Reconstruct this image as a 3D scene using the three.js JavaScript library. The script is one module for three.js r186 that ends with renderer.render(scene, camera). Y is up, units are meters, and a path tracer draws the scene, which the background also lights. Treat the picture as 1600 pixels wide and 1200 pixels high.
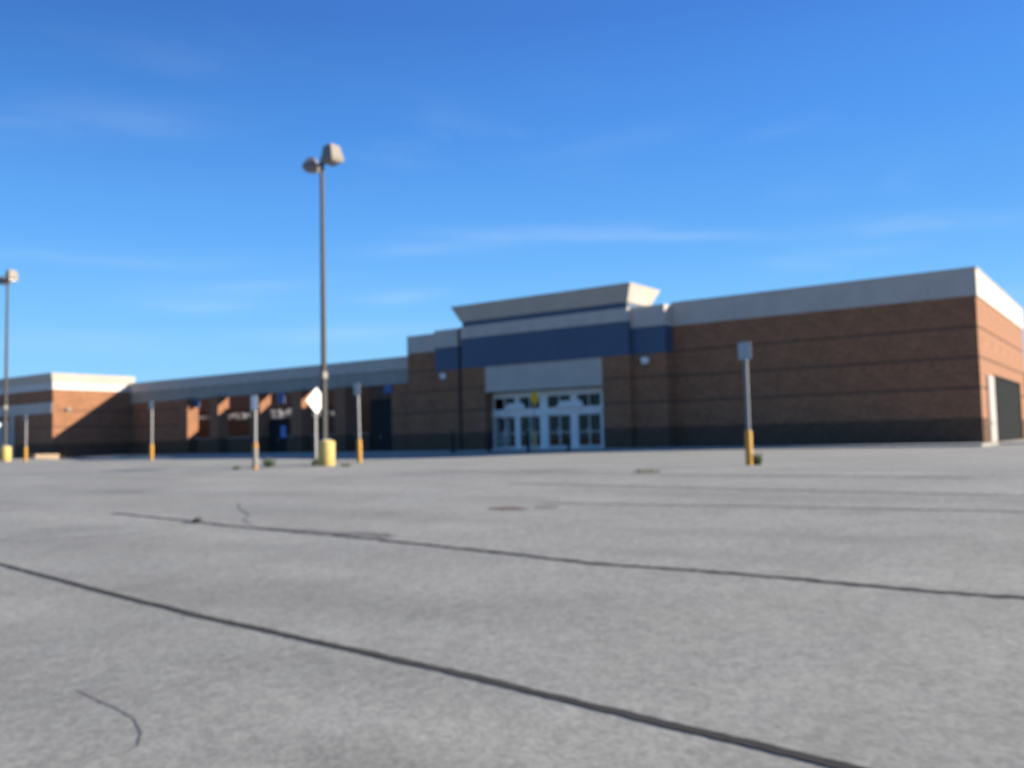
import * as THREE from 'three';
import { mergeGeometries } from 'three/addons/utils/BufferGeometryUtils.js';
import { RoundedBoxGeometry } from 'three/addons/geometries/RoundedBoxGeometry.js';
import { ImprovedNoise } from 'three/addons/math/ImprovedNoise.js';

// ---------------------------------------------------------------- camera, sky, sun, exposure
// x runs along the shop front (right corner at 0), z points out of the front towards the car park, y is up
const R = Math.PI / 180;
const scene = new THREE.Scene();
const renderer = new THREE.WebGLRenderer({ antialias: true });
renderer.toneMapping = THREE.LinearToneMapping;
const EXPOSURE = 2.4;
renderer.toneMappingExposure = EXPOSURE;
renderer.shadowMap.enabled = true;
const camera = new THREE.PerspectiveCamera(47.13, 4 / 3, 0.1, 6000);
camera.position.set(6.44, 0.632, 47.09);
camera.rotation.set(3.608 * R, 35.84 * R, -1.258 * R, 'YXZ');
camera.focus = 0.4;              // the compact camera missed its focus: everything is soft
camera.userData.fStop = 13;

const noise = new ImprovedNoise();
const fbm = (x, y, z, n = 4) => { let s = 0, a = 0.5; for (let i = 0; i < n; i++) { s += a * noise.noise(x, y, z); x *= 2.03; y *= 2.03; z *= 2.03; a *= 0.5; } return s; };
const smooth = (a, b, x) => { const t = Math.min(1, Math.max(0, (x - a) / (b - a))); return t * t * (3 - 2 * t); };
const mix = (a, b, t) => a + (b - a) * t;

const sunDir = new THREE.Vector3(1.8, 0.71, -1).normalize();
{
  const W = 2048, H = 1024, data = new Float32Array(W * H * 4);
  // clear evening sky by height above the horizon (degrees), as seen
  const stops = [[0, .34, .71, 1.06], [4, .30, .67, 1.05], [8, .215, .57, 1.03], [13, .135, .43, .96], [19, .084, .31, .83], [26, .058, .208, .65], [40, .045, .165, .54], [90, .035, .13, .44]];
  // [azimuth, height in degrees, half length, half thickness, tilt, strength]
  const wisps = [[-2.2, 13.2, .11, .55, 2, .2], [-2.1, 13.3, .09, .4, -3, .22], [-2.0, 12.8, .12, .3, -4, .18], [-2.3, 12.1, .08, .5, 3, .14], [-2.62, 11.1, .12, .35, 1, .2], [-2.5, 9.8, .1, .5, 2, .14], [-2.32, 9.1, .06, .45, 2, .2], [-2.53, 8.8, .08, .5, 1, .16], [-2.38, 6.9, .12, .5, 1, .18], [-2.62, 19.1, .12, 1.0, 2, .1], [-2.07, 18.7, .1, .7, 3, .08], [-2.66, 6.2, .14, .6, 1, .14], [-1.75, 12.4, .12, .6, -3, .12], [-1.2, 15, .2, .8, 2, .18], [1.0, 12, .3, .7, 2, .2], [2.2, 16, .25, .8, -2, .18], [0.1, 10, .2, .6, 1, .18]];
  for (let row = 0; row < H; row++) {
    const el = ((row + 0.5) / H - 0.5) * 180, e = Math.max(0, el);
    let k = 0; while (k < stops.length - 2 && e > stops[k + 1][0]) k++;
    const t = Math.min(1, (e - stops[k][0]) / (stops[k + 1][0] - stops[k][0]));
    const base = [1, 2, 3].map((c) => mix(stops[k][c], stops[k + 1][c], t));
    const y = Math.sin(el * R), h = Math.cos(el * R);
    for (let col = 0; col < W; col++) {
      const az = ((col + 0.5) / W - 0.5) * 2 * Math.PI, x = Math.cos(az) * h, z = Math.sin(az) * h;
      const cosS = x * sunDir.x + y * sunDir.y + z * sunDir.z;
      const glow = 0.55 * Math.pow(Math.max(0, cosS), 24) + 0.05 * Math.pow(Math.max(0, cosS), 5), side = 1 + 0.38 * (cosS + 0.04) * smooth(12, 27, el);
      // thin cirrus, drawn out along the horizon
      let cloud = 0;
      if (el > 1 && el < 50) {
        const warp = fbm(az * 3 + 4, el * 0.12, 2.2, 3);
        const streak = fbm(az * 4.2 + warp * 0.8, el * 0.42 + az * 1.1 + warp * 1.3, 7.7, 5);
        const patch = smooth(-0.1, 0.24, fbm(az * 2.3 + 9.1, el * 0.1 + 3.3, 1.1, 3));
        cloud = smooth(0.0, 0.42, streak) * patch * 0.12 * smooth(2, 6, el) * (1 - smooth(17, 30, el));
        const fibre = 0.35 + 0.9 * Math.max(0, fbm(az * 9 + warp, el * 1.6 + az * 3 + warp * 2, 5.5, 4) + 0.25);
        for (const [wa, we, la, le, tilt, k] of wisps) {
          const u = (az - wa) / la, v = (el + 1.4 * warp - we - tilt * (az - wa)) / le;
          if (Math.abs(u) < 2.2 && Math.abs(v) < 2.5) cloud += k * Math.exp(-u * u * 1.3 - v * v) * fibre;
        }
      }
      const o = (row * W + col) * 4, white = [0.78, 0.93, 1.1];
      for (let c = 0; c < 3; c++) {
        let v = base[c] * side + glow * [1, .95, .85][c];
        v = mix(v, white[c], cloud);
        data[o + c] = v / EXPOSURE;
      }
      data[o + 3] = 1;
    }
  }
  const sky = new THREE.DataTexture(data, W, H, THREE.RGBAFormat, THREE.FloatType);
  sky.mapping = THREE.EquirectangularReflectionMapping; sky.magFilter = THREE.LinearFilter; sky.minFilter = THREE.LinearFilter; sky.wrapS = THREE.RepeatWrapping; sky.needsUpdate = true;
  scene.background = sky; scene.environment = sky;
}
const sun = new THREE.DirectionalLight(new THREE.Color().setRGB(1, 0.89, 0.72), 4.5);
sun.position.copy(sunDir).multiplyScalar(120).add(new THREE.Vector3(-30, 0, 15));
sun.target.position.set(-30, 0, 15);
sun.castShadow = true; sun.shadow.mapSize.set(4096, 4096);
Object.assign(sun.shadow.camera, { left: -110, right: 110, top: 80, bottom: -80, near: 1, far: 400 });
scene.add(sun, sun.target);

// ---------------------------------------------------------------- helpers
function rng(seed) { let a = seed >>> 0; return () => { a = (a + 0x6d2b79f5) | 0; let t = Math.imul(a ^ (a >>> 15), 1 | a); t = (t + Math.imul(t ^ (t >>> 7), 61 | t)) ^ t; return ((t ^ (t >>> 14)) >>> 0) / 4294967296; }; }
const names = new Map();
function numbered(n) { const k = names.get(n) ?? 0; names.set(n, k + 1); return k ? `${n}_${String(k).padStart(3, '0')}` : n; }
function thing(name, label, category, pos = [0, 0, 0], turn = 0, group) {
  const o = new THREE.Group(); o.name = numbered(name); o.position.set(...pos); o.rotation.y = turn;
  o.userData = { label, category }; if (group) o.userData.group = group;
  scene.add(o); return o;
}
function copyOf(src, label, pos, turn = 0) {
  const o = src.clone(); o.name = numbered(src.name.replace(/_\d{3}$/, '')); o.position.set(...pos); o.rotation.y = turn;
  o.userData = { ...src.userData, label }; scene.add(o); return o;
}
function part(parent, name, geo, mat, label) {
  const m = new THREE.Mesh(Array.isArray(geo) ? mergeGeometries(geo.map((g) => (g.index ? g.toNonIndexed() : g))) : geo, mat);
  m.name = name; m.castShadow = m.receiveShadow = true; if (label) m.userData.label = label;
  parent.add(m); return m;
}
// uv in metres from each face's own plane
function metreUV(g) {
  const p = g.attributes.position, n = g.attributes.normal, uv = new Float32Array(p.count * 2);
  for (let i = 0; i < p.count; i++) {
    const ax = Math.abs(n.getX(i)), ay = Math.abs(n.getY(i)), az = Math.abs(n.getZ(i));
    const [u, v] = ax > ay && ax > az ? [p.getZ(i), p.getY(i)] : ay > az ? [p.getX(i), p.getZ(i)] : [p.getX(i), p.getY(i)];
    uv[2 * i] = u; uv[2 * i + 1] = v;
  }
  g.setAttribute('uv', new THREE.BufferAttribute(uv, 2)); return g;
}
function box(x0, x1, y0, y1, z0, z1) {
  const g = new THREE.BoxGeometry(x1 - x0, y1 - y0, z1 - z0); g.translate((x0 + x1) / 2, (y0 + y1) / 2, (z0 + z1) / 2); return metreUV(g);
}
function rbox(w, h, d, r, x = 0, y = 0, z = 0) { const g = new RoundedBoxGeometry(w, h, d, 2, r); g.translate(x, y, z); return metreUV(g); }
function lathe(pts, seg = 24) { return new THREE.LatheGeometry(pts.map(([r, y]) => new THREE.Vector2(r, y)), seg); }
// a hull between two rectangles (x0,x1,z0,z1 at y0 and at y1)
function frustum(a, y0, b, y1) {
  const P = (r, y) => [[r[0], y, r[3]], [r[1], y, r[3]], [r[1], y, r[2]], [r[0], y, r[2]]];
  const A = P(a, y0), B = P(b, y1), v = [], quad = (p, q, r, s) => v.push(...p, ...q, ...r, ...p, ...r, ...s);
  for (let i = 0; i < 4; i++) quad(A[i], A[(i + 1) % 4], B[(i + 1) % 4], B[i]);
  quad(B[0], B[1], B[2], B[3]); quad(A[3], A[2], A[1], A[0]);
  const g = new THREE.BufferGeometry(); g.setAttribute('position', new THREE.Float32BufferAttribute(v, 3)); g.computeVertexNormals(); return metreUV(g);
}

// ---------------------------------------------------------------- textures
function tex(size, fn, metres, srgb = true) {
  const d = new Uint8Array(size * size * 4);
  for (let y = 0; y < size; y++) for (let x = 0; x < size; x++) {
    const c = fn(x, y), o = (y * size + x) * 4;
    for (let k = 0; k < 3; k++) d[o + k] = Math.max(0, Math.min(255, Math.round(c[k])));
    d[o + 3] = 255;
  }
  const t = new THREE.DataTexture(d, size, size); t.wrapS = t.wrapT = THREE.RepeatWrapping; t.magFilter = THREE.LinearFilter; t.minFilter = THREE.LinearMipmapLinearFilter; t.generateMipmaps = true;
  if (srgb) t.colorSpace = THREE.SRGBColorSpace; t.repeat.set(1 / metres, 1 / metres); t.needsUpdate = true; return t;
}
const toS = (l) => 255 * (l <= 0.0031308 ? 12.92 * l : 1.055 * Math.pow(l, 1 / 2.4) - 0.055);
// tiling value noise
function tileNoise(size, cells, seed) {
  const r = rng(seed), g = new Float32Array(cells * cells); for (let i = 0; i < g.length; i++) g[i] = r() * 2 - 1;
  return (x, y) => {
    const fx = (x / size) * cells, fy = (y / size) * cells, ix = Math.floor(fx), iy = Math.floor(fy), s = fx - ix, t = fy - iy, a = s * s * (3 - 2 * s), b = t * t * (3 - 2 * t);
    const v = (i, j) => g[(j % cells) * cells + (i % cells)];
    return mix(mix(v(ix, iy), v(ix + 1, iy), a), mix(v(ix, iy + 1), v(ix + 1, iy + 1), a), b);
  };
}
function brickTex(mortar, tones, seed) {
  const S = 1024, nx = 16, ny = 48, r = rng(seed), tone = Array.from({ length: nx * ny }, () => { const t = tones[Math.floor(r() * tones.length)], k = 0.86 + r() * 0.28; return t.map((c) => c * k); });
  const grain = tileNoise(S, 256, seed + 1), blot = tileNoise(S, 12, seed + 2), blot2 = tileNoise(S, 5, seed + 3);
  return tex(S, (x, y) => {
    const row = Math.floor((y / S) * ny), fy = (y / S) * ny - row, ux = (x / S) * nx + (row % 2) * 0.5, colI = Math.floor(ux) % nx, fx = ux - Math.floor(ux);
    const isM = fx < 0.055 || fy < 0.15, c = isM ? mortar : tone[row * nx + colI], k = 1 + grain(x, y) * 0.1 + blot(x, y) * 0.05 + blot2(x, y) * 0.06;
    return c.map((v) => toS(v * k));
  }, 3.25);
}
function mottleTex(seed, amp, metres = 4, streak = 0) {
  const S = 512, a = tileNoise(S, 200, seed), b = tileNoise(S, 40, seed + 1), c = tileNoise(S, 9, seed + 2), st = tileNoise(S, 90, seed + 3);
  return tex(S, (x, y) => { const k = 1 - amp * (0.5 + 0.2 * a(x, y) + 0.3 * b(x, y) + 0.4 * c(x, y)) - streak * Math.max(0, st(x, 7 + Math.floor(y / 230) * 3)) * 0.5; return [toS(k), toS(k), toS(k)]; }, metres);
}
const mottle = mottleTex(11, 0.12), streaked = mottleTex(21, 0.12, 5, 0.1), coarse = mottleTex(31, 0.3, 2);
const bumpy = mottleTex(41, 0.8, 1.2);
const lin = (r, g, b) => new THREE.Color().setRGB(r, g, b);
const std = (o) => new THREE.MeshStandardMaterial(o);
const M = {
  brick: std({ map: brickTex([.19, .12, .075], [[.275, .115, .051], [.25, .102, .046], [.295, .13, .058], [.23, .096, .044]], 5), roughness: 0.92 }),
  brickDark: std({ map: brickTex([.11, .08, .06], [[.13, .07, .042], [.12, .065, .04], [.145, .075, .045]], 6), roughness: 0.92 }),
  block: new THREE.MeshPhysicalMaterial({ map: coarse, color: lin(.135, .082, .052), roughness: 1, specularIntensity: 0.3, bumpMap: bumpy, bumpScale: 0.012 }),
  fascia: std({ map: streaked, color: lin(.47, .425, .365), roughness: 0.7 }),
  fasciaSlate: std({ map: streaked, color: lin(.29, .28, .235), roughness: 0.7 }),
  whiteTrim: std({ map: mottle, color: lin(.52, .50, .46), roughness: 0.6 }),
  blue: std({ map: streaked, color: lin(.05, .084, .14), roughness: 0.6 }),
  aluminium: std({ map: mottle, color: lin(.78, .75, .70), roughness: 0.5 }),
  doorFrame: std({ map: mottle, color: lin(.50, .48, .45), roughness: 0.5 }),
  glass: new THREE.MeshPhysicalMaterial({ color: lin(.55, .56, .52), roughness: 0.03, transmission: 1, thickness: 0, ior: 1.3 }),
  darkGlass: std({ color: lin(.012, .013, .014), roughness: 0.08 }),
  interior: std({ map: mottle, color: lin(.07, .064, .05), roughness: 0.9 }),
  floorTile: std({ map: mottle, color: lin(.16, .15, .13), roughness: 0.6 }),
  roof: std({ map: mottle, color: lin(.35, .34, .32), roughness: 0.95 }),
  concrete: std({ map: coarse, color: lin(.36, .34, .30), roughness: 0.95 }),
  darkMetal: new THREE.MeshPhysicalMaterial({ color: lin(.024, .022, .021), roughness: 0.85, specularIntensity: 0.4 }),
  shutter: new THREE.MeshPhysicalMaterial({ map: mottle, color: lin(.016, .019, .020), roughness: 1, specularIntensity: 0.2 }),
  paleDoor: std({ map: mottle, color: lin(.36, .32, .30), roughness: 0.6 }),
  galvanised: std({ map: mottle, color: lin(.24, .24, .24), roughness: 0.5, metalness: 0.2 }),
  plate: std({ map: mottle, color: lin(.34, .36, .38), roughness: 0.4, metalness: 0.2 }),
  plateWhite: std({ map: mottle, color: lin(.72, .72, .70), roughness: 0.5 }),
  yellow: std({ map: coarse, color: lin(.55, .28, .035), roughness: 0.6 }),
  yellowPale: std({ map: coarse, color: lin(.58, .42, .135), roughness: 0.75 }),
  yellowWorn: std({ map: coarse, color: lin(.27, .24, .21), roughness: 0.8 }),
  orange: std({ map: coarse, color: lin(.45, .21, .04), roughness: 0.7 }),
  signYellow: std({ map: mottle, color: lin(.85, .50, .02), roughness: 0.5 }),
  pole: std({ map: mottle, color: lin(.035, .031, .029), roughness: 0.7 }),
  lampShell: std({ map: mottle, color: lin(.21, .185, .155), roughness: 0.55, metalness: 0.1 }),
  lens: std({ color: lin(.25, .26, .26), roughness: 0.2 }),
  sheet: new THREE.MeshPhysicalMaterial({ color: lin(.9, .87, .84), roughness: 1, map: mottleTex(51, 1.05, 2.6), transmission: 0.6, thickness: 0, side: THREE.DoubleSide }),
  bluePoster: std({ map: mottle, color: lin(.10, .22, .55), roughness: 0.5 }),
  bluePanel: std({ map: mottle, color: lin(.035, .10, .26), roughness: 0.5 }),
  paper: std({ map: coarse, color: lin(.30, .30, .25), roughness: 0.9 }),
  tan: std({ map: coarse, color: lin(.36, .27, .175), roughness: 0.95 }),
  tar: new THREE.MeshPhysicalMaterial({ map: coarse, color: lin(.07, .064, .055), roughness: 0.95, specularIntensity: 0.3 }),
  crack: std({ map: coarse, color: lin(.155, .143, .122), roughness: 0.95 }),
  crackFaint: std({ map: coarse, color: lin(.20, .187, .157), roughness: 0.95 }),
  rustPatch: std({ map: coarse, color: lin(.17, .115, .085), roughness: 0.95 }),
  weed: new THREE.MeshPhysicalMaterial({ color: lin(.10, .16, .045), roughness: 0.9, transmission: 0.4, thickness: 0, side: THREE.DoubleSide }),
  weedDry: new THREE.MeshPhysicalMaterial({ color: lin(.22, .20, .09), roughness: 0.9, transmission: 0.3, thickness: 0, side: THREE.DoubleSide }),
  stone: std({ map: coarse, color: lin(.05, .045, .04), roughness: 0.95 }),
};

// ---------------------------------------------------------------- the ground: the car park falls away from the shop
function groundY(x, z) {
  const zc = Math.min(z, 58);
  let y = -0.10 - 0.08 * Math.log1p(Math.exp((zc - 28) / 2));
  y -= 0.32 * smooth(16, 30, -x) * (1 - smooth(62, 76, -x)) * smooth(4.5, 10, z) * (1 - smooth(13, 20, z));
  y += 0.27 * smooth(48, 56, -x) * smooth(11, 14, z) * (1 - smooth(17, 21, z));
  y += 0.11 * smooth(20, 30, -x) * smooth(17, 21, z) * (1 - smooth(24, 31, z)) * (1 - 0.4 * smooth(34, 46, -x));
  return y;
}
let ground;
{
  const axis = (lo, hi, step, far) => { const a = []; for (let v = lo; v <= hi + 1e-6; v += step) a.push(v); let s = step; while (a[a.length - 1] < far) { s *= 1.5; a.push(a[a.length - 1] + s); } s = step; while (a[0] > -far) { s *= 1.5; a.unshift(a[0] - s); } return a; };
  const X = axis(-80, 16, 0.6, 3000), Z = axis(2, 56, 0.45, 3000), pos = [], uv = [], col = [], idx = [];
  for (const z of Z) for (const x of X) {
    pos.push(x, groundY(x, z), z); uv.push(x, z);
    // weathering of the old surface: long worn lanes and blotches
    const k = 1 + 0.30 * fbm(x * 0.16, z * 0.55, 3.1, 4) + 0.2 * fbm(x * 0.42 + 5, z * 0.9, 8.4, 3) - 0.16 * smooth(0.12, 0.3, fbm(x * 0.33 + 1.7, z * 1.1 + 2.2, 21.5, 3)) + 0.05 * fbm(x * 0.05, z * 0.22, 1.7, 2);
    const w = 0.02 * fbm(x * 0.3, z * 0.5, 12.4, 3);
    col.push(k + w, k, k - w);
  }
  for (let j = 0; j < Z.length - 1; j++) for (let i = 0; i < X.length - 1; i++) { const a = j * X.length + i, b = a + 1, c = a + X.length, d = c + 1; idx.push(a, c, b, b, c, d); }
  const g = new THREE.BufferGeometry();
  g.setAttribute('position', new THREE.Float32BufferAttribute(pos, 3)); g.setAttribute('uv', new THREE.Float32BufferAttribute(uv, 2)); g.setAttribute('color', new THREE.Float32BufferAttribute(col, 3)); g.setIndex(idx); g.computeVertexNormals();
  const S = 2048, n1 = tileNoise(S, 1024, 71), n2 = tileNoise(S, 420, 72), n3 = tileNoise(S, 150, 73), n4 = tileNoise(S, 30, 74), n5 = tileNoise(S, 8, 75), r = rng(76);
  const f = (x, y) => 0.262 * (1 + 0.06 * n1(x, y) + 0.18 * n2(x, y) + 0.11 * n3(x, y) + 0.05 * n4(x, y) + 0.04 * n5(x, y) + 0.06 * (r() - 0.5));
  const map = tex(S, (x, y) => { const k = f(x, y), w = 1 + 0.008 * n4(y, x); return [toS(k * 1.045 * w), toS(k), toS(k * 0.825 / w)]; }, 9.7);
  const bump = tex(1024, (x, y) => { const k = 128 + 70 * n2(2 * x, 2 * y) + 50 * n1(2 * x, 2 * y); return [k, k, k]; }, 9.7, false);
  ground = new THREE.Mesh(g, std({ map, bumpMap: bump, bumpScale: 0.0016, vertexColors: true, roughness: 0.95 }));
  ground.name = 'parking_lot'; ground.receiveShadow = true; ground.userData = { kind: 'structure', label: 'worn grey asphalt parking lot with dark sealed joints', category: 'ground' };
  scene.add(ground);
}
// a strip that follows the ground along a polyline of [x, z]
function strip(pts, width, seed, lift = 0.004, wobble = 0.3, step = 0.06) {
  const r = rng(seed), P = [];
  for (let i = 0; i < pts.length - 1; i++) { const [a, b] = [pts[i], pts[i + 1]], n = Math.max(1, Math.round(Math.hypot(b[0] - a[0], b[1] - a[1]) / step)); for (let k = 0; k < n; k++) P.push([mix(a[0], b[0], k / n), mix(a[1], b[1], k / n)]); }
  P.push(pts[pts.length - 1]);
  const pos = [], uv = [], idx = [];
  P.forEach(([x, z], i) => {
    const q = P[Math.min(i + 1, P.length - 1)], o = P[Math.max(i - 1, 0)], dx = q[0] - o[0], dz = q[1] - o[1], l = Math.hypot(dx, dz) || 1, nx = -dz / l, nz = dx / l;
    const mid = width * wobble * 1.6 * fbm(x * 1.3, z * 1.3, seed, 3), w = width / 2;
    const ends = Math.min(1, 4 * Math.min(i, P.length - 1 - i) * step + 0.1);
    for (const s of [-1, 1]) { const k = mid + s * w * ends * (1 + wobble * (r() - 0.5) * 1.3 + wobble * 1.4 * fbm(x * 2.2, seed, s * 3, 2)); const px = x + nx * k, pz = z + nz * k; pos.push(px, groundY(px, pz) + lift, pz); uv.push(px, pz); }
    if (i) { const a = 2 * i; idx.push(a - 2, a - 1, a, a - 1, a + 1, a); }
  });
  const g = new THREE.BufferGeometry(); g.setAttribute('position', new THREE.Float32BufferAttribute(pos, 3)); g.setAttribute('uv', new THREE.Float32BufferAttribute(uv, 2)); g.setIndex(idx); g.computeVertexNormals(); return g;
}
part(ground, 'sealed_joint', strip([[-14, 41.05], [-4.34, 42.28], [0.21, 42.87], [3.05, 43.1], [4.39, 43.27], [5.4, 43.37], [9, 43.75]], 0.07, 101, 0.006, 0.28), M.tar, 'dark sealed joint crossing the foreground');
part(ground, 'sealed_joint', strip([[-8.6, 38.5], [-3.73, 39.1], [-2.0, 39.2], [0.19, 39.5], [1.89, 39.72], [3.18, 39.75], [4.03, 39.78], [5.65, 39.86], [10, 40.1]], 0.08, 102, 0.006, 0.7), M.tar, 'broken dark joint in the middle of the lot');
part(ground, 'sealed_joint', strip([[-1.6, 35.35], [2.48, 34.95], [5.16, 34.82], [10, 34.7]], 0.07, 103, 0.006, 0.8), M.crackFaint, 'faint joint beyond the brown patch');
part(ground, 'sealed_joint', strip([[-4.5, 32.2], [1.27, 32.7], [4.97, 32.95], [9, 33.1]], 0.08, 104, 0.006, 0.8), M.crackFaint, 'faint far joint in the lot');
part(ground, 'sealed_joint', strip([[-9, 29.3], [-3, 29.5], [4, 30]], 0.1, 109, 0.006, 0.8), M.crackFaint);
part(ground, 'crack', strip([[1.3, 44.38], [1.85, 44.45], [2.12, 44.5], [2.36, 44.6], [2.5, 44.7], [2.54, 44.8], [2.46, 44.9]], 0.011, 105, 0.003, 0.9, 0.02), M.crackFaint);
part(ground, 'crack', strip([[-7.4, 36.7], [-6.6, 37.3], [-5.45, 37.96], [-4.9, 38.5], [-4.1, 38.89]], 0.02, 106, 0.006, 0.9, 0.03), M.crackFaint);
part(ground, 'crack', strip([[-7.5, 41.4], [-6.2, 41.1], [-5.4, 40.3], [-5.1, 39.4]], 0.016, 107, 0.006, 0.9, 0.03), M.crack);
part(ground, 'crack', strip([[-1.5, 39.2], [-1.3, 39.05], [-1.55, 38.86], [-2.2, 38.9]], 0.025, 108, 0.008, 0.9, 0.03), M.crack);
function blotch(x, z, rx, rz, seed, lift) {
  const pos = [x, groundY(x, z) + lift, z], uv = [x, z], idx = [], N = 40;
  for (let i = 0; i < N; i++) { const a = (i / N) * 2 * Math.PI, k = 1 + 0.9 * fbm(Math.cos(a) * 1.7 + seed, Math.sin(a) * 1.7, seed, 3), px = x + Math.cos(a) * rx * k, pz = z + Math.sin(a) * rz * k; pos.push(px, groundY(px, pz) + lift, pz); uv.push(px, pz); idx.push(0, 1 + ((i + 1) % N), 1 + i); }
  const g = new THREE.BufferGeometry(); g.setAttribute('position', new THREE.Float32BufferAttribute(pos, 3)); g.setAttribute('uv', new THREE.Float32BufferAttribute(uv, 2)); g.setIndex(idx); g.computeVertexNormals(); return g;
}
part(ground, 'worn_patch', blotch(-1.6, 36.1, 0.34, 0.2, 3.3, 0.005), M.rustPatch, 'brown worn patch in the asphalt');
part(ground, 'worn_patch', blotch(-1.1, 35.8, 0.2, 0.14, 5.9, 0.005), M.crackFaint);
for (const [x, z, rx, rz, k] of [[-2.9, 38.98, 0.5, 0.1, 1.3], [-2.0, 39.0, 0.45, 0.14, 2.6], [-1.35, 39.02, 0.14, 0.12, 4.1], [-3.7, 39.0, 0.3, 0.06, 7.7]]) part(ground, 'worn_patch', blotch(x, z, rx, rz, k, 0.005), M.crackFaint, 'crumbled grey edge of the broken joint');

// raised walk along the shops
{
  const walk = new THREE.Group(); walk.name = 'pavement'; walk.userData = { kind: 'structure', label: 'concrete walk along the shop fronts', category: 'pavement' }; scene.add(walk);
  for (let x = -72.6; x < 0.4; x += 3.65) {
    const x1 = Math.min(x + 3.63, 0.6);
    part(walk, 'slab', box(x, x1, -0.5, 0, 1.4, 4.7), M.concrete); part(walk, 'kerb', box(x, x1, -0.6, 0.004, 4.712, 4.88), M.concrete);
  }
  part(walk, 'apron', box(-72.6, 0.6, -0.5, -0.006, 0.02, 1.39), M.concrete);
}

// ---------------------------------------------------------------- the brick store with the blue entrance
const GROOVES = [2.64, 4.11, 5.57], BASE = 1.18;
// a wall seen from +z (axis 'z') or +x (axis 'x'): dark block base, brick lifts parted by recessed dark courses
function brickWall(parent, a0, a1, face, back, top, axis = 'z', grooves = GROOVES, baseH = BASE) {
  const b = (u0, u1, y0, y1, f) => (axis === 'z' ? box(u0, u1, y0, y1, back, f) : box(back, f, y0, y1, u0, u1));
  part(parent, 'block_base', b(a0, a1, -0.4, baseH, face + 0.02), M.block);
  let y = baseH;
  for (const gy of grooves.filter((v) => v > baseH + 0.3 && v < top - 0.3)) {
    part(parent, 'brick_lift', b(a0, a1, y, gy - 0.06, face), M.brick);
    part(parent, 'recessed_course', b(a0, a1, gy - 0.06, gy + 0.06, face - 0.04), M.brickDark);
    y = gy + 0.06;
  }
  part(parent, 'brick_lift', b(a0, a1, y, top, face), M.brick);
}
const store = thing('store_building', 'large brick store with blue and grey entrance portal and long grey fascia', 'building');
brickWall(store, -15.9, 0, 0, -0.4, 7.05);
part(store, 'fascia', box(-15.9, 0.06, 7.05, 8.38, -0.4, 0.06), M.fascia);
part(store, 'coping', box(-15.89, 0.1, 8.38, 8.44, -0.5, 0.1), M.fascia);
brickWall(store, -19.2, -0.4, 0, -0.4, 7.05, 'x');
part(store, 'fascia', box(-0.4, 0.06, 7.05, 8.38, -19.2, -0.4), M.fascia);
part(store, 'coping', box(-0.45, 0.1, 8.38, 8.44, -19.2, -0.5), M.fascia);
part(store, 'rear_wall', box(-36.3, -0.4, -0.4, 8.3, -19.2, -18.8), M.brick);
part(store, 'side_wall', box(-36.3, -35.9, -0.4, 7.9, -18.8, -0.4), M.brick);
part(store, 'roof', box(-35.9, -0.4, 7.6, 7.85, -18.8, -0.4), M.roof);
part(store, 'rear_extension', box(-8, 1.3, -0.4, 4.2, -32, -19.22), M.brick, 'lower red brick extension behind the side wall');
// left wing of the portal, plain brick
brickWall(store, -36.3, -33.4, 0.6, -0.4, 6.9);
part(store, 'fascia', box(-36.3, -33.4, 6.9, 8.15, -0.4, 0.64), M.fascia);
// flanks with a blue band
for (const [x0, x1] of [[-33.4, -30.75], [-18.1, -15.9]]) {
  brickWall(store, x0, x1, 0.96, -0.4, 5.45);
  part(store, 'blue_band', box(x0, x1, 5.45, 7.04, -0.4, 0.98), M.blue);
  part(store, 'fascia', box(x0, x1, 7.04, 8.26, -0.4, 1.02), M.fascia);
}
// portal
brickWall(store, -30.75, -28.85, 1.32, -0.4, 5.45);
brickWall(store, -19.95, -18.1, 1.32, -0.4, 5.45);
part(store, 'blue_band', box(-30.75, -18.1, 5.45, 7.45, -0.4, 1.34), M.blue);
part(store, 'grey_band', box(-30.75, -18.1, 7.45, 8.24, -1.6, 1.38), M.fascia);
part(store, 'blue_strip', box(-30.68, -18.17, 8.24, 8.6, -1.55, 1.26), M.blue);
part(store, 'cornice', frustum([-30.75, -18.1, -1.6, 1.34], 8.58, [-31.2, -17.65, -2.05, 1.79], 9.56), M.fascia);
part(store, 'cornice_cap', box(-31.23, -17.62, 9.56, 9.62, -2.08, 1.82), M.fascia);
part(store, 'grey_panel', box(-28.85, -19.95, 3.75, 5.45, 0.1, 1.26), M.fascia);
part(store, 'panel_reveal', box(-28.85, -19.95, 3.72, 3.75, 0.1, 1.2), M.darkMetal);
part(store, 'downpipe', box(-31.19, -31.09, 0.05, 8.2, 1.03, 1.13), M.pole, 'dark downpipe beside the portal');
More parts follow.
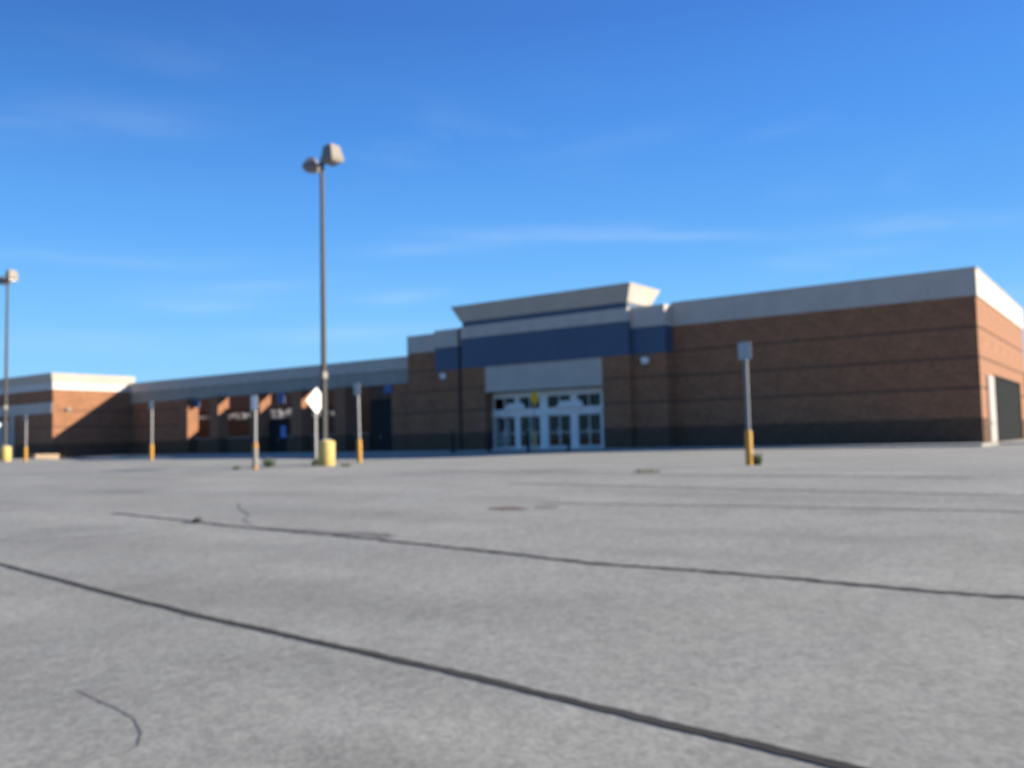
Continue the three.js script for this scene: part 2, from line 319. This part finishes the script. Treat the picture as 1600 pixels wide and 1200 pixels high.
// shopfront glazing and doors
{
  const z0 = 0.30, z1 = 0.42, bays = [[-28.74, -27.07], [-26.70, -25.06], [-24.47, -22.80], [-22.28, -20.65]];
  part(store, 'head_frame', box(-28.85, -19.95, 3.34, 3.74, z0, z1 + 0.05), M.aluminium);
  part(store, 'door_head', box(-28.85, -19.95, 2.14, 2.6, z0, z1 + 0.08), M.aluminium);
  const edges = [-28.85, ...bays.flat(), -19.95];
  for (let i = 0; i < edges.length; i += 2) part(store, 'mullion', box(edges[i], edges[i + 1], 0, 3.34, z0 - 0.02, z1 + (i === 4 ? 0.1 : 0.02)), M.aluminium);
  part(store, 'threshold', box(-28.85, -19.95, -0.3, 0.02, z0 - 0.1, z1 + 0.6), M.aluminium);
  bays.forEach(([a, b], i) => {
    const t = part(store, 'transom_bar', box((a + b) / 2 - 0.03, (a + b) / 2 + 0.03, 2.6, 3.34, z0, z1), M.aluminium);
    part(t, 'pane', box(a, (a + b) / 2 - 0.03, 2.6, 3.34, 0.35, 0.358), M.glass); part(t, 'pane', box((a + b) / 2 + 0.03, b, 2.6, 3.34, 0.35, 0.358), M.glass);
    for (const s of [0, 1]) {
      const x0 = s ? (a + b) / 2 + 0.004 : a, x1 = s ? b : (a + b) / 2 - 0.004;
      const w = 0.052, za = z0 + 0.02, zc = z1 - 0.02;
      const d = part(store, 'door', [box(x0, x0 + w, 0.03, 2.13, za, zc), box(x1 - w, x1, 0.03, 2.13, za, zc), box(x0 + w, x1 - w, 0.03, 0.2, za, zc), box(x0 + w, x1 - w, 2.05, 2.13, za, zc), box(x0 + w, x1 - w, 0.99, 1.06, za, zc)], M.doorFrame);
      part(d, 'pane', box(x0 + w, x1 - w, 0.2, 0.99, 0.352, 0.36), M.glass); part(d, 'pane', box(x0 + w, x1 - w, 1.06, 2.05, 0.352, 0.36), M.glass);
      part(d, 'handle', box(s ? x0 + 0.09 : x1 - 0.12, s ? x0 + 0.12 : x1 - 0.09, 0.85, 1.3, z1 + 0.01, z1 + 0.05), M.aluminium);
    }
  });
  for (const [a, b] of [[-27.75, -26.1], [-23.7, -21.7]]) part(store, 'door_operator', frustum([a, b, 0.43, 0.72], 2.58, [a + 0.25, b - 0.25, 0.43, 0.6], 2.98), M.aluminium, 'pale sloped housing above the entrance doors');
  for (const [a, b, y0, y1] of [[-28.62, -28.0, 0.3, 0.95], [-28.64, -28.36, 1.1, 1.95], [-27.88, -27.5, 0.35, 1.95]]) part(store, 'notice', box(a, b, y0, y1, 0.404, 0.408), M.paper, 'pale paper sheet taped to the leftmost doors');
  // vestibule behind the glass
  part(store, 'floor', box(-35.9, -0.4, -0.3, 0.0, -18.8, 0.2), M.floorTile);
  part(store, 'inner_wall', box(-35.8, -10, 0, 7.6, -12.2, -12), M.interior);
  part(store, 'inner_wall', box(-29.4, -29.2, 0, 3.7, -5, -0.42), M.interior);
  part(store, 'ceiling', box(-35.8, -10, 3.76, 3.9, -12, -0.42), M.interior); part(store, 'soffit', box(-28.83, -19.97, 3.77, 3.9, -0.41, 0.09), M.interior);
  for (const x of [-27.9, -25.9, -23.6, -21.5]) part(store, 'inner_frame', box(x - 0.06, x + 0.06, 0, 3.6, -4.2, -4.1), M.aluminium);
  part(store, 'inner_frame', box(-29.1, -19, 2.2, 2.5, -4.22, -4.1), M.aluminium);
}
// doors in the sunlit side wall
{
  const d = part(store, 'side_door', [box(0.005, 0.07, 0.0, 3.32, -4.15, -1.95), ...[0, 1, 2, 3].map((i) => box(0.07, 0.09, 0.1 + i * 0.81, 0.83 + i * 0.81, -4.02, -2.08))], M.paleDoor, 'pale panelled door in the sunlit side wall');
  part(d, 'handle', box(0.09, 0.14, 0.85, 0.95, -2.3, -2.2), M.darkMetal);
  const s = part(store, 'roller_shutter', Array.from({ length: 22 }, (_, i) => box(0.005, 0.06 + (i % 2) * 0.006, i * 0.15, i * 0.15 + 0.142, -14.75, -4.32)), M.shutter, 'wide dark shutter in the sunlit side wall');
  part(s, 'frame', [box(0.005, 0.12, 0, 3.4, -14.9, -14.76), box(0.005, 0.12, 0, 3.4, -4.31, -4.18), box(0.005, 0.12, 3.31, 3.4, -14.76, -4.31)], M.shutter);
  part(store, 'side_apron', box(0.02, 2.6, -0.5, -0.04, -19, -0.2), M.concrete);
}

// ---------------------------------------------------------------- roofless yard with brick piers, left of the entrance
const yard = thing('garden_yard', 'long low brick yard front with square piers under a slate grey fascia', 'building', [0, 0, 0]);
{
  const XL = -72.8, XR = -36.3, piers = [-62.6, -58.2, -52.6, -47.5, -42.6];
  brickWall(yard, XL, -63.8, 0, -0.4, 4.86);
  part(yard, 'fascia_lower', box(XL, XR, 4.86, 5.9, -0.4, 0.1), M.fasciaSlate, 'darker slate band under the grey fascia');
  part(yard, 'fascia', box(XL, XR, 5.9, 6.76, -0.4, 0.18), M.fascia);
  part(yard, 'coping', box(XL, XR, 6.76, 6.81, -0.45, 0.2), M.fascia);
  for (const x of piers) {
    const pr = part(yard, 'pier', box(x - 1.2, x, 1.28, 4.86, -0.38, 0.72), M.brick);
    part(pr, 'pier_base', box(x - 1.23, x + 0.03, -0.4, 1.28, -0.4, 0.75), M.block);
    part(pr, 'pier_cap', box(x - 1.24, x + 0.04, 4.87, 4.95, 0.11, 0.76), M.fasciaSlate);
  }
  const gaps = [[-62.6, -59.4], [-58.2, -53.8], [-50.2, -48.7], [-47.5, -43.8], [-42.6, -40.9]];
  for (const [a, b] of gaps) {
    part(yard, 'knee_wall', box(a, b, -0.4, 1.28, -0.36, -0.02), M.block);
    part(yard, 'sill', box(a, b, 1.28, 1.36, -0.4, 0.03), M.fasciaSlate);
  }
  const d1 = part(yard, 'door', [box(-52.57, -51.4, -0.1, 2.7, -0.3, -0.2), box(-51.38, -50.21, -0.1, 2.7, -0.3, -0.2)], M.darkMetal, 'dark double door with a blue poster');
  part(d1, 'poster', box(-51.15, -50.5, 1.2, 2.15, -0.198, -0.19), M.bluePoster, 'blue poster on the dark door');
  part(d1, 'handle', box(-51.5, -51.45, 0.9, 1.2, -0.19, -0.12), M.galvanised);
  const d2 = part(yard, 'door', [box(-40.88, -39.72, -0.1, 3.8, -0.3, -0.2), box(-39.7, -38.5, -0.1, 3.8, -0.3, -0.2)], M.darkMetal, 'wide dark door beside the entrance block');
  part(d2, 'handle', box(-39.8, -39.75, 0.9, 1.2, -0.19, -0.12), M.galvanised);
  part(yard, 'door_header', box(-40.9, -38.5, 3.82, 4.86, -0.4, -0.06), M.block);
  brickWall(yard, -38.5, XR, 0, -0.4, 4.86, 'z', [2.64]);
  for (const [x, y0] of [[-62.2, 4.1], [-50.75, 3.95], [-38.8, 4.25]]) part(yard, 'blue_panel', box(x - 0.4, x + 0.4, y0, 4.855, 0.01, 0.07), M.bluePanel, 'small dark blue panel hung under the fascia');
  // rear of the yard: low on the left, tall on the right, with pale sheets in a long slot that the sun shines through
  const zb = -5.3, zf = -5.0;
  part(yard, 'rear_wall', box(XL, XR, -0.4, 2.94, zb, zf), M.block);
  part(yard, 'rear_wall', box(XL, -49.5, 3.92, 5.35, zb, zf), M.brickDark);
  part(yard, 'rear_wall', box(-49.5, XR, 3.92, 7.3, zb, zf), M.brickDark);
  const sheets = [[-69.5, -67.0, 3.28, 3.62, 3], [-65.0, -60.3, 3.12, 3.74, 1], [-59.4, -54.6, 3.02, 3.88, 2], [-53.3, -47.8, 3.0, 3.44, 4]];
  let last = XL; const r = rng(9);
  for (const [a, b, y0, y1, sd] of sheets) {
    part(yard, 'rear_wall', box(last, a, 2.94, 3.92, zb, zf), M.block); last = b;
    const sh = new THREE.Shape(), n = 24;
    for (let i = 0; i <= n; i++) { const x = mix(a, b, i / n), y = y0 - 0.03; i ? sh.lineTo(x, y) : sh.moveTo(x, y); }
    for (let i = n; i >= 0; i--) { const x = mix(a, b, i / n); sh.lineTo(x, y1 + 0.03 + 0.01 * r()); }
    const g = new THREE.ExtrudeGeometry(sh, { depth: 0.01, bevelEnabled: false }); g.translate(0, 0, -5.15);
    part(yard, 'pale_sheet', g, M.sheet, 'ragged pale sheet glowing behind the openings');
    part(yard, 'slot_backing', [box(a, b, 2.94, y0 + 0.03, zb + 0.05, -5.16), box(a, b, y1 - 0.03, 3.92, zb + 0.05, -5.16)], M.block);
  }
  part(yard, 'rear_wall', box(last, XR, 2.94, 3.92, zb, zf), M.block);
}

// ---------------------------------------------------------------- the neighbouring shop that steps forward at the far left
const wing = thing('neighbour_shop', 'brick shop stepping forward at far left with sunlit white cornice', 'building', [0, 0, 0]);
{
  const X0 = -112, X1 = -72.8, ZF = 7.46, ZB = -22;
  brickWall(wing, ZB, ZF - 0.4, X1, X1 - 0.4, 6.0, 'x', [2.64, 4.11]);
  brickWall(wing, X0, X1, ZF, ZF - 0.4, 6.0, 'z', [2.64]);
  part(wing, 'side_wall', box(X0, X0 + 0.4, -0.4, 6.0, ZB, ZF - 0.4), M.brick);
  part(wing, 'rear_wall', box(X0 + 0.4, X1 - 0.4, -0.4, 6.0, ZB, ZB + 0.4), M.brick);
  part(wing, 'roof', box(X0 + 0.4, X1 - 0.4, 5.9, 6.1, ZB, ZF - 0.4), M.roof);
  const ZC = -0.25;
  part(wing, 'white_band', box(X0, X1 + 0.06, 6.0, 6.68, ZC, ZF + 0.06), M.whiteTrim);
  part(wing, 'cornice', frustum([X0, X1 + 0.1, ZC, ZF + 0.1], 6.68, [X0, X1 + 0.3, ZC, ZF + 0.3], 7.4), M.fascia);
  part(wing, 'cornice_cap', box(X0, X1 + 0.33, 7.4, 7.47, ZC, ZF + 0.33), M.fascia);
  part(wing, 'canopy', box(X0, X1 - 0.05, 3.9, 4.86, ZF + 0.01, ZF + 0.06), M.fascia);
  for (const x of [-80, -87, -94]) part(wing, 'column', box(x - 0.28, x + 0.28, -0.1, 3.9, ZF + 0.03, ZF + 0.2), M.fascia);
  for (const x of [-83.5, -90.5]) { const f = part(wing, 'shop_window', [box(x - 2.6, x + 2.6, 3.2, 3.35, ZF + 0.03, ZF + 0.1), box(x - 2.6, x + 2.6, 0.6, 0.7, ZF + 0.03, ZF + 0.1), ...[-2.6, -1.3, 0, 1.3, 2.5].map((k) => box(x + k, x + k + 0.1, 0.7, 3.2, ZF + 0.03, ZF + 0.1))], M.aluminium); part(f, 'pane', box(x - 2.6, x + 2.6, 0.7, 3.2, ZF + 0.03, ZF + 0.05), M.darkGlass); }
}

// ---------------------------------------------------------------- fittings and things in front
const wallLight = thing('wall_light', 'pale wall light left of the entrance doors under the blue band', 'light', [-33.2 + 0.6, 4.98, 0.96], 0, 'wall lights flanking the entrance');
part(wallLight, 'housing', [rbox(0.46, 0.3, 0.22, 0.05, 0, 0.12, 0.12), rbox(0.4, 0.1, 0.16, 0.03, 0, -0.06, 0.1)], M.plateWhite);
part(wallLight, 'lens', rbox(0.38, 0.05, 0.15, 0.02, 0, -0.13, 0.1), M.lens);
copyOf(wallLight, 'pale wall light right of the entrance doors under the blue band', [-17.2, 4.98, 0.96]);
const sideLight = thing('wall_light', 'small dark light fitting on the sunlit side of the far left shop', 'light', [-72.8, 4.15, 6.1], Math.PI / 2);
part(sideLight, 'housing', [rbox(0.4, 0.26, 0.2, 0.05, 0, 0.1, 0.11)], M.lampShell);
part(sideLight, 'lens', rbox(0.3, 0.05, 0.14, 0.02, 0, -0.06, 0.1), M.lens);

// parking signs on yellow sleeved posts
const cyl = (r0, r1, y0, y1, seg = 16) => { const g = new THREE.CylinderGeometry(r1, r0, y1 - y0, seg); g.translate(0, (y0 + y1) / 2, 0); return g; };
function signPost(label, x, z, h, plateW, plateH, sleeveH, plateMat = M.plate, worn = false, lean = 0) {
  const t = thing('parking_sign', label, 'sign', [x, groundY(x, z) - 0.02, z], 0, 'parking signs along the lot');
  const s = part(t, 'sleeve', lathe([[0, 0], [0.088, 0], [0.088, sleeveH - 0.03], [0.07, sleeveH], [0, sleeveH]]), worn ? M.yellowWorn : M.yellow, worn ? 'grey worn post sleeve with traces of orange' : undefined);
  if (worn) { part(s, 'paint_ring', lathe([[0.0885, sleeveH - 0.17], [0.092, sleeveH - 0.16], [0.092, sleeveH - 0.04], [0.075, sleeveH + 0.003]]), M.orange); part(s, 'paint_ring', lathe([[0.0885, 0.0], [0.092, 0.01], [0.092, 0.1], [0.0885, 0.11]]), M.orange); }
  part(t, 'post', [box(-0.04, 0.04, sleeveH, h - 0.03, -0.022, 0.006), box(-0.045, -0.036, sleeveH, h - 0.03, -0.03, 0.022), box(0.036, 0.045, sleeveH, h - 0.03, -0.03, 0.022)], M.galvanised);
  const p = part(t, 'plate', (() => { const g = rbox(plateW, plateH, 0.012, 0.005, 0, h - plateH / 2, 0.036); return g; })(), plateMat);
  for (const dy of [0.06, plateH - 0.06]) part(p, 'bolt', (() => { const g = new THREE.CylinderGeometry(0.012, 0.012, 0.012, 10); g.rotateX(Math.PI / 2); g.translate(0, h - dy, 0.046); return g; })(), M.galvanised);
  t.rotation.z = lean; return t;
}
signPost('parking sign on yellow sleeve standing alone before the right brick wall', -1.57, 26.13, 3.05, 0.33, 0.43, 0.88);
signPost('parking sign on yellow sleeve just right of the lamp post', -17.55, 23.7, 3.0, 0.33, 0.45, 0.9, M.plate, false, 0.025);
signPost('parking sign on yellow sleeve before the shadowed wall left of the piers', -33.49, 22.27, 2.95, 0.33, 0.43, 0.82);
signPost('farthest parking sign, before the far left shop', -47.94, 21.47, 2.82, 0.33, 0.43, 0.9);
signPost('bright parking sign on worn grey sleeve left of the lamp post', -17.69, 28.34, 2.47, 0.31, 0.5, 0.9, M.plateWhite, true);

// lamp posts with two heads
const lamp = thing('lamp_post', 'tall two headed lamp post on pale yellow drum base', 'lamp post', [-16.6, groundY(-16.6, 26.2) - 0.03, 26.2], 0, 'lamp posts in the lot');
{
  part(lamp, 'concrete_base', lathe([[0, 0], [0.29, 0], [0.29, 0.80], [0.26, 0.86], [0, 0.87]], 32), M.yellowPale);
  const pole = part(lamp, 'pole', (() => { const g = new THREE.CylinderGeometry(0.047 * 1.41, 0.075 * 1.41, 9.62, 4, 1); g.rotateY(Math.PI / 4); g.translate(-0.1, 0.87 + 4.81, 0); return g.toNonIndexed(); })(), M.pole);
  pole.geometry.computeVertexNormals();
  part(pole, 'base_plate', box(-0.26, 0.06, 0.87, 0.9, -0.16, 0.16), M.galvanised);
  part(pole, 'junction_box', rbox(0.2, 0.24, 0.2, 0.02, -0.08, 3.05, 0.03), M.lampShell);
  for (const s of [-1, 1]) {
    part(lamp, 'arm', s < 0 ? box(-0.36, -0.1, 10.24, 10.32, -0.04, 0.04) : box(-0.1, 0.12, 10.24, 10.32, -0.04, 0.04), M.pole);
    const hx = -0.1 + s * 0.52, big = s > 0, tilt = big ? 0.1 : -0.1, hy = big ? 10.42 : 10.34, turn = big ? 0 : 0.5;
    const g = big ? frustum([-0.28, 0.28, -0.28, 0.28], -0.08, [-0.19, 0.19, -0.21, 0.21], 0.38) : frustum([-0.27, 0.27, -0.25, 0.25], -0.06, [-0.12, 0.1, -0.13, 0.13], 0.24);
    const k = big ? frustum([-0.25, 0.25, -0.25, 0.25], -0.21, [-0.30, 0.30, -0.30, 0.30], -0.08) : frustum([-0.24, 0.24, -0.22, 0.22], -0.2, [-0.28, 0.28, -0.26, 0.26], -0.06);
    const l = box(-0.2, 0.2, -0.235, -0.205, -0.2, 0.2);
    for (const q of [g, k, l]) { q.rotateY(turn); q.rotateZ(tilt); q.translate(hx, hy, 0); }
    const hd = part(lamp, 'lamp_head', [g, k], M.lampShell); part(hd, 'lens', l, M.lens);
  }
}
copyOf(lamp, 'distant lamp post at the left edge on pale yellow drum base', [-51.7, groundY(-51.7, 20.9) - 0.03, 20.9]).scale.set(1.06, 1.115, 1.06);
lamp.scale.set(1, 1.034, 1);

// white diamond signs beside the lamp posts, facing along the drive
const diamond = thing('diamond_sign', 'bright white diamond sign on a thin post behind the near lamp post', 'sign', [-17.45, groundY(-17.45, 25.9) - 0.02, 25.9], 0, 'white diamond signs');
{
  part(diamond, 'post', [box(-0.035, 0.0, 0.12, 2.7, -0.035, 0.035), box(-0.02, 0.012, 0.12, 2.7, -0.045, -0.034), box(-0.02, 0.012, 0.12, 2.7, 0.034, 0.045)], M.galvanised);
  const g = new RoundedBoxGeometry(0.012, 0.68, 0.68, 2, 0.005); g.rotateX(Math.PI / 4); g.translate(0.03, 2.3, 0); part(diamond, 'plate', g, M.plateWhite);
  part(diamond, 'footing', lathe([[0, 0], [0.15, 0], [0.13, 0.2], [0, 0.22]], 16), M.stone, 'dark low footing');
}
copyOf(diamond, 'white diamond sign at the left edge beside the distant lamp post', [-51.9, groundY(-51.9, 21.6) - 0.02, 21.6]);

// yellow crossing sign at the entrance, in the shade
{
  const z = 5.6, t = thing('crossing_sign', 'yellow diamond sign on a slim post before the entrance doors', 'sign', [-22.0, groundY(-22.0, z) - 0.02, z]);
  part(t, 'post', cyl(0.03, 0.03, 0.05, 3.5), M.galvanised);
  part(t, 'sleeve', lathe([[0, 0], [0.08, 0], [0.08, 1.2], [0.05, 1.24], [0, 1.24]], 16), M.yellowPale);
  const g = new RoundedBoxGeometry(0.012, 0.66, 0.66, 2, 0.005); g.rotateX(Math.PI / 4); g.translate(0.04, 3.1, 0); part(t, 'plate', g, M.signYellow);
}
// dark bollards at the kerb
const bl = [[-28.4, 1.2, 'dark bollard at the kerb before the brick left of the doors'], [-25.6, 1.25, 'dark bollard at the left edge of the entrance doors'], [-22.75, 1.25, 'dark bollard beside the yellow crossing sign post'], [-20.0, 0.8, 'short dark bollard before the right hand doors']];
for (const [x, h, label] of bl) {
  const t = thing('bollard', label, 'bollard', [x, groundY(x, 5.2) - 0.02, 5.2], 0, 'dark bollards before the entrance');
  part(t, 'tube', lathe([[0, 0], [0.09, 0], [0.09, h - 0.05], [0.06, h], [0, h + 0.01]], 18), M.darkMetal);
  part(t, 'collar', lathe([[0.0, 0.0], [0.14, 0], [0.14, 0.05], [0.09, 0.07]], 18), M.stone);
}
// low tan planter by the far left shop
{
  const x = -57.9, z = 15.6, t = thing('planter', 'low tan concrete planter before the far left shop', 'planter', [x, groundY(x, z) - 0.05, z]);
  part(t, 'wall', [box(-0.7, 0.7, 0, 0.42, 0.7, 0.85), box(-0.7, 0.7, 0, 0.42, -0.85, -0.7), box(-0.7, -0.55, 0, 0.42, -0.7, 0.7), box(0.55, 0.7, 0, 0.42, -0.7, 0.7)], M.tan);
  part(t, 'soil', box(-0.55, 0.55, 0.02, 0.36, -0.7, 0.7), M.tan);
}
// weeds growing out of the joints
function weed(label, x, z, n, h, spread, seed, dry = 0.3) {
  const t = thing('weed', label, 'weed', [x, groundY(x, z) - 0.01, z], 0, 'weeds in the asphalt joints'), r = rng(seed), A = [], B = [];
  for (let i = 0; i < n; i++) {
    const a = r() * 6.28, d = Math.sqrt(r()) * spread, hh = h * (0.45 + 0.6 * r()), lean = 0.5 * hh * (r() + 0.2), la = r() * 6.28, w = 0.006 + 0.012 * r();
    const bx = Math.cos(a) * d, bz = Math.sin(a) * d * 0.45, sx = Math.cos(la + 1.57) * w, sz = Math.sin(la + 1.57) * w, mx = bx + Math.cos(la) * lean * 0.35, mz = bz + Math.sin(la) * lean * 0.35, tx = bx + Math.cos(la) * lean, tz = bz + Math.sin(la) * lean;
    (r() < dry ? B : A).push(bx - sx * 0.4, 0, bz - sz * 0.4, bx + sx * 0.4, 0, bz + sz * 0.4, mx + sx, hh * 0.6, mz + sz, bx - sx * 0.4, 0, bz - sz * 0.4, mx + sx, hh * 0.6, mz + sz, mx - sx, hh * 0.6, mz - sz, mx - sx, hh * 0.6, mz - sz, mx + sx, hh * 0.6, mz + sz, tx, hh, tz);
  }
  for (const [v, m, nm] of [[A, M.weed, 'leaves'], [B, M.weedDry, 'dry_leaves']]) if (v.length) { const g = new THREE.BufferGeometry(); g.setAttribute('position', new THREE.Float32BufferAttribute(v, 3)); g.computeVertexNormals(); part(t, nm, g, m); }
}
weed('leafy green weed right of the worn grey sign sleeve', -18.9, 26.8, 110, 0.36, 0.3, 1);
weed('low weed left of the worn grey sign sleeve', -18.64, 28.36, 70, 0.13, 0.2, 2);
weed('low weed right of the yellow drum base', -15.0, 26.8, 60, 0.16, 0.22, 3);
weed('green weed at the foot of the lone right parking sign', -1.42, 26.0, 90, 0.34, 0.1, 4, 0.15);
weed('flat dry weed in the asphalt before the right wall', -2.88, 29.0, 90, 0.09, 0.34, 5, 0.7);
weed('dark weed at the foot of the diamond sign', -17.35, 26.05, 80, 0.3, 0.16, 6, 0.5);
{
  const t = thing('stone', 'small dark lump lying on the joint at left', 'stone', [-5.47, groundY(-5.47, 38.92), 38.92]);
  const g = new THREE.IcosahedronGeometry(0.065, 2), p = g.attributes.position;
  for (let i = 0; i < p.count; i++) { const k = 1 + 0.8 * fbm(p.getX(i) * 14, p.getY(i) * 14, p.getZ(i) * 14, 2); p.setXYZ(i, p.getX(i) * k * 1.2, p.getY(i) * k * 0.8 + 0.03, p.getZ(i) * k); }
  g.computeVertexNormals(); part(t, 'lump', g, M.stone);
}
renderer.render(scene, camera);
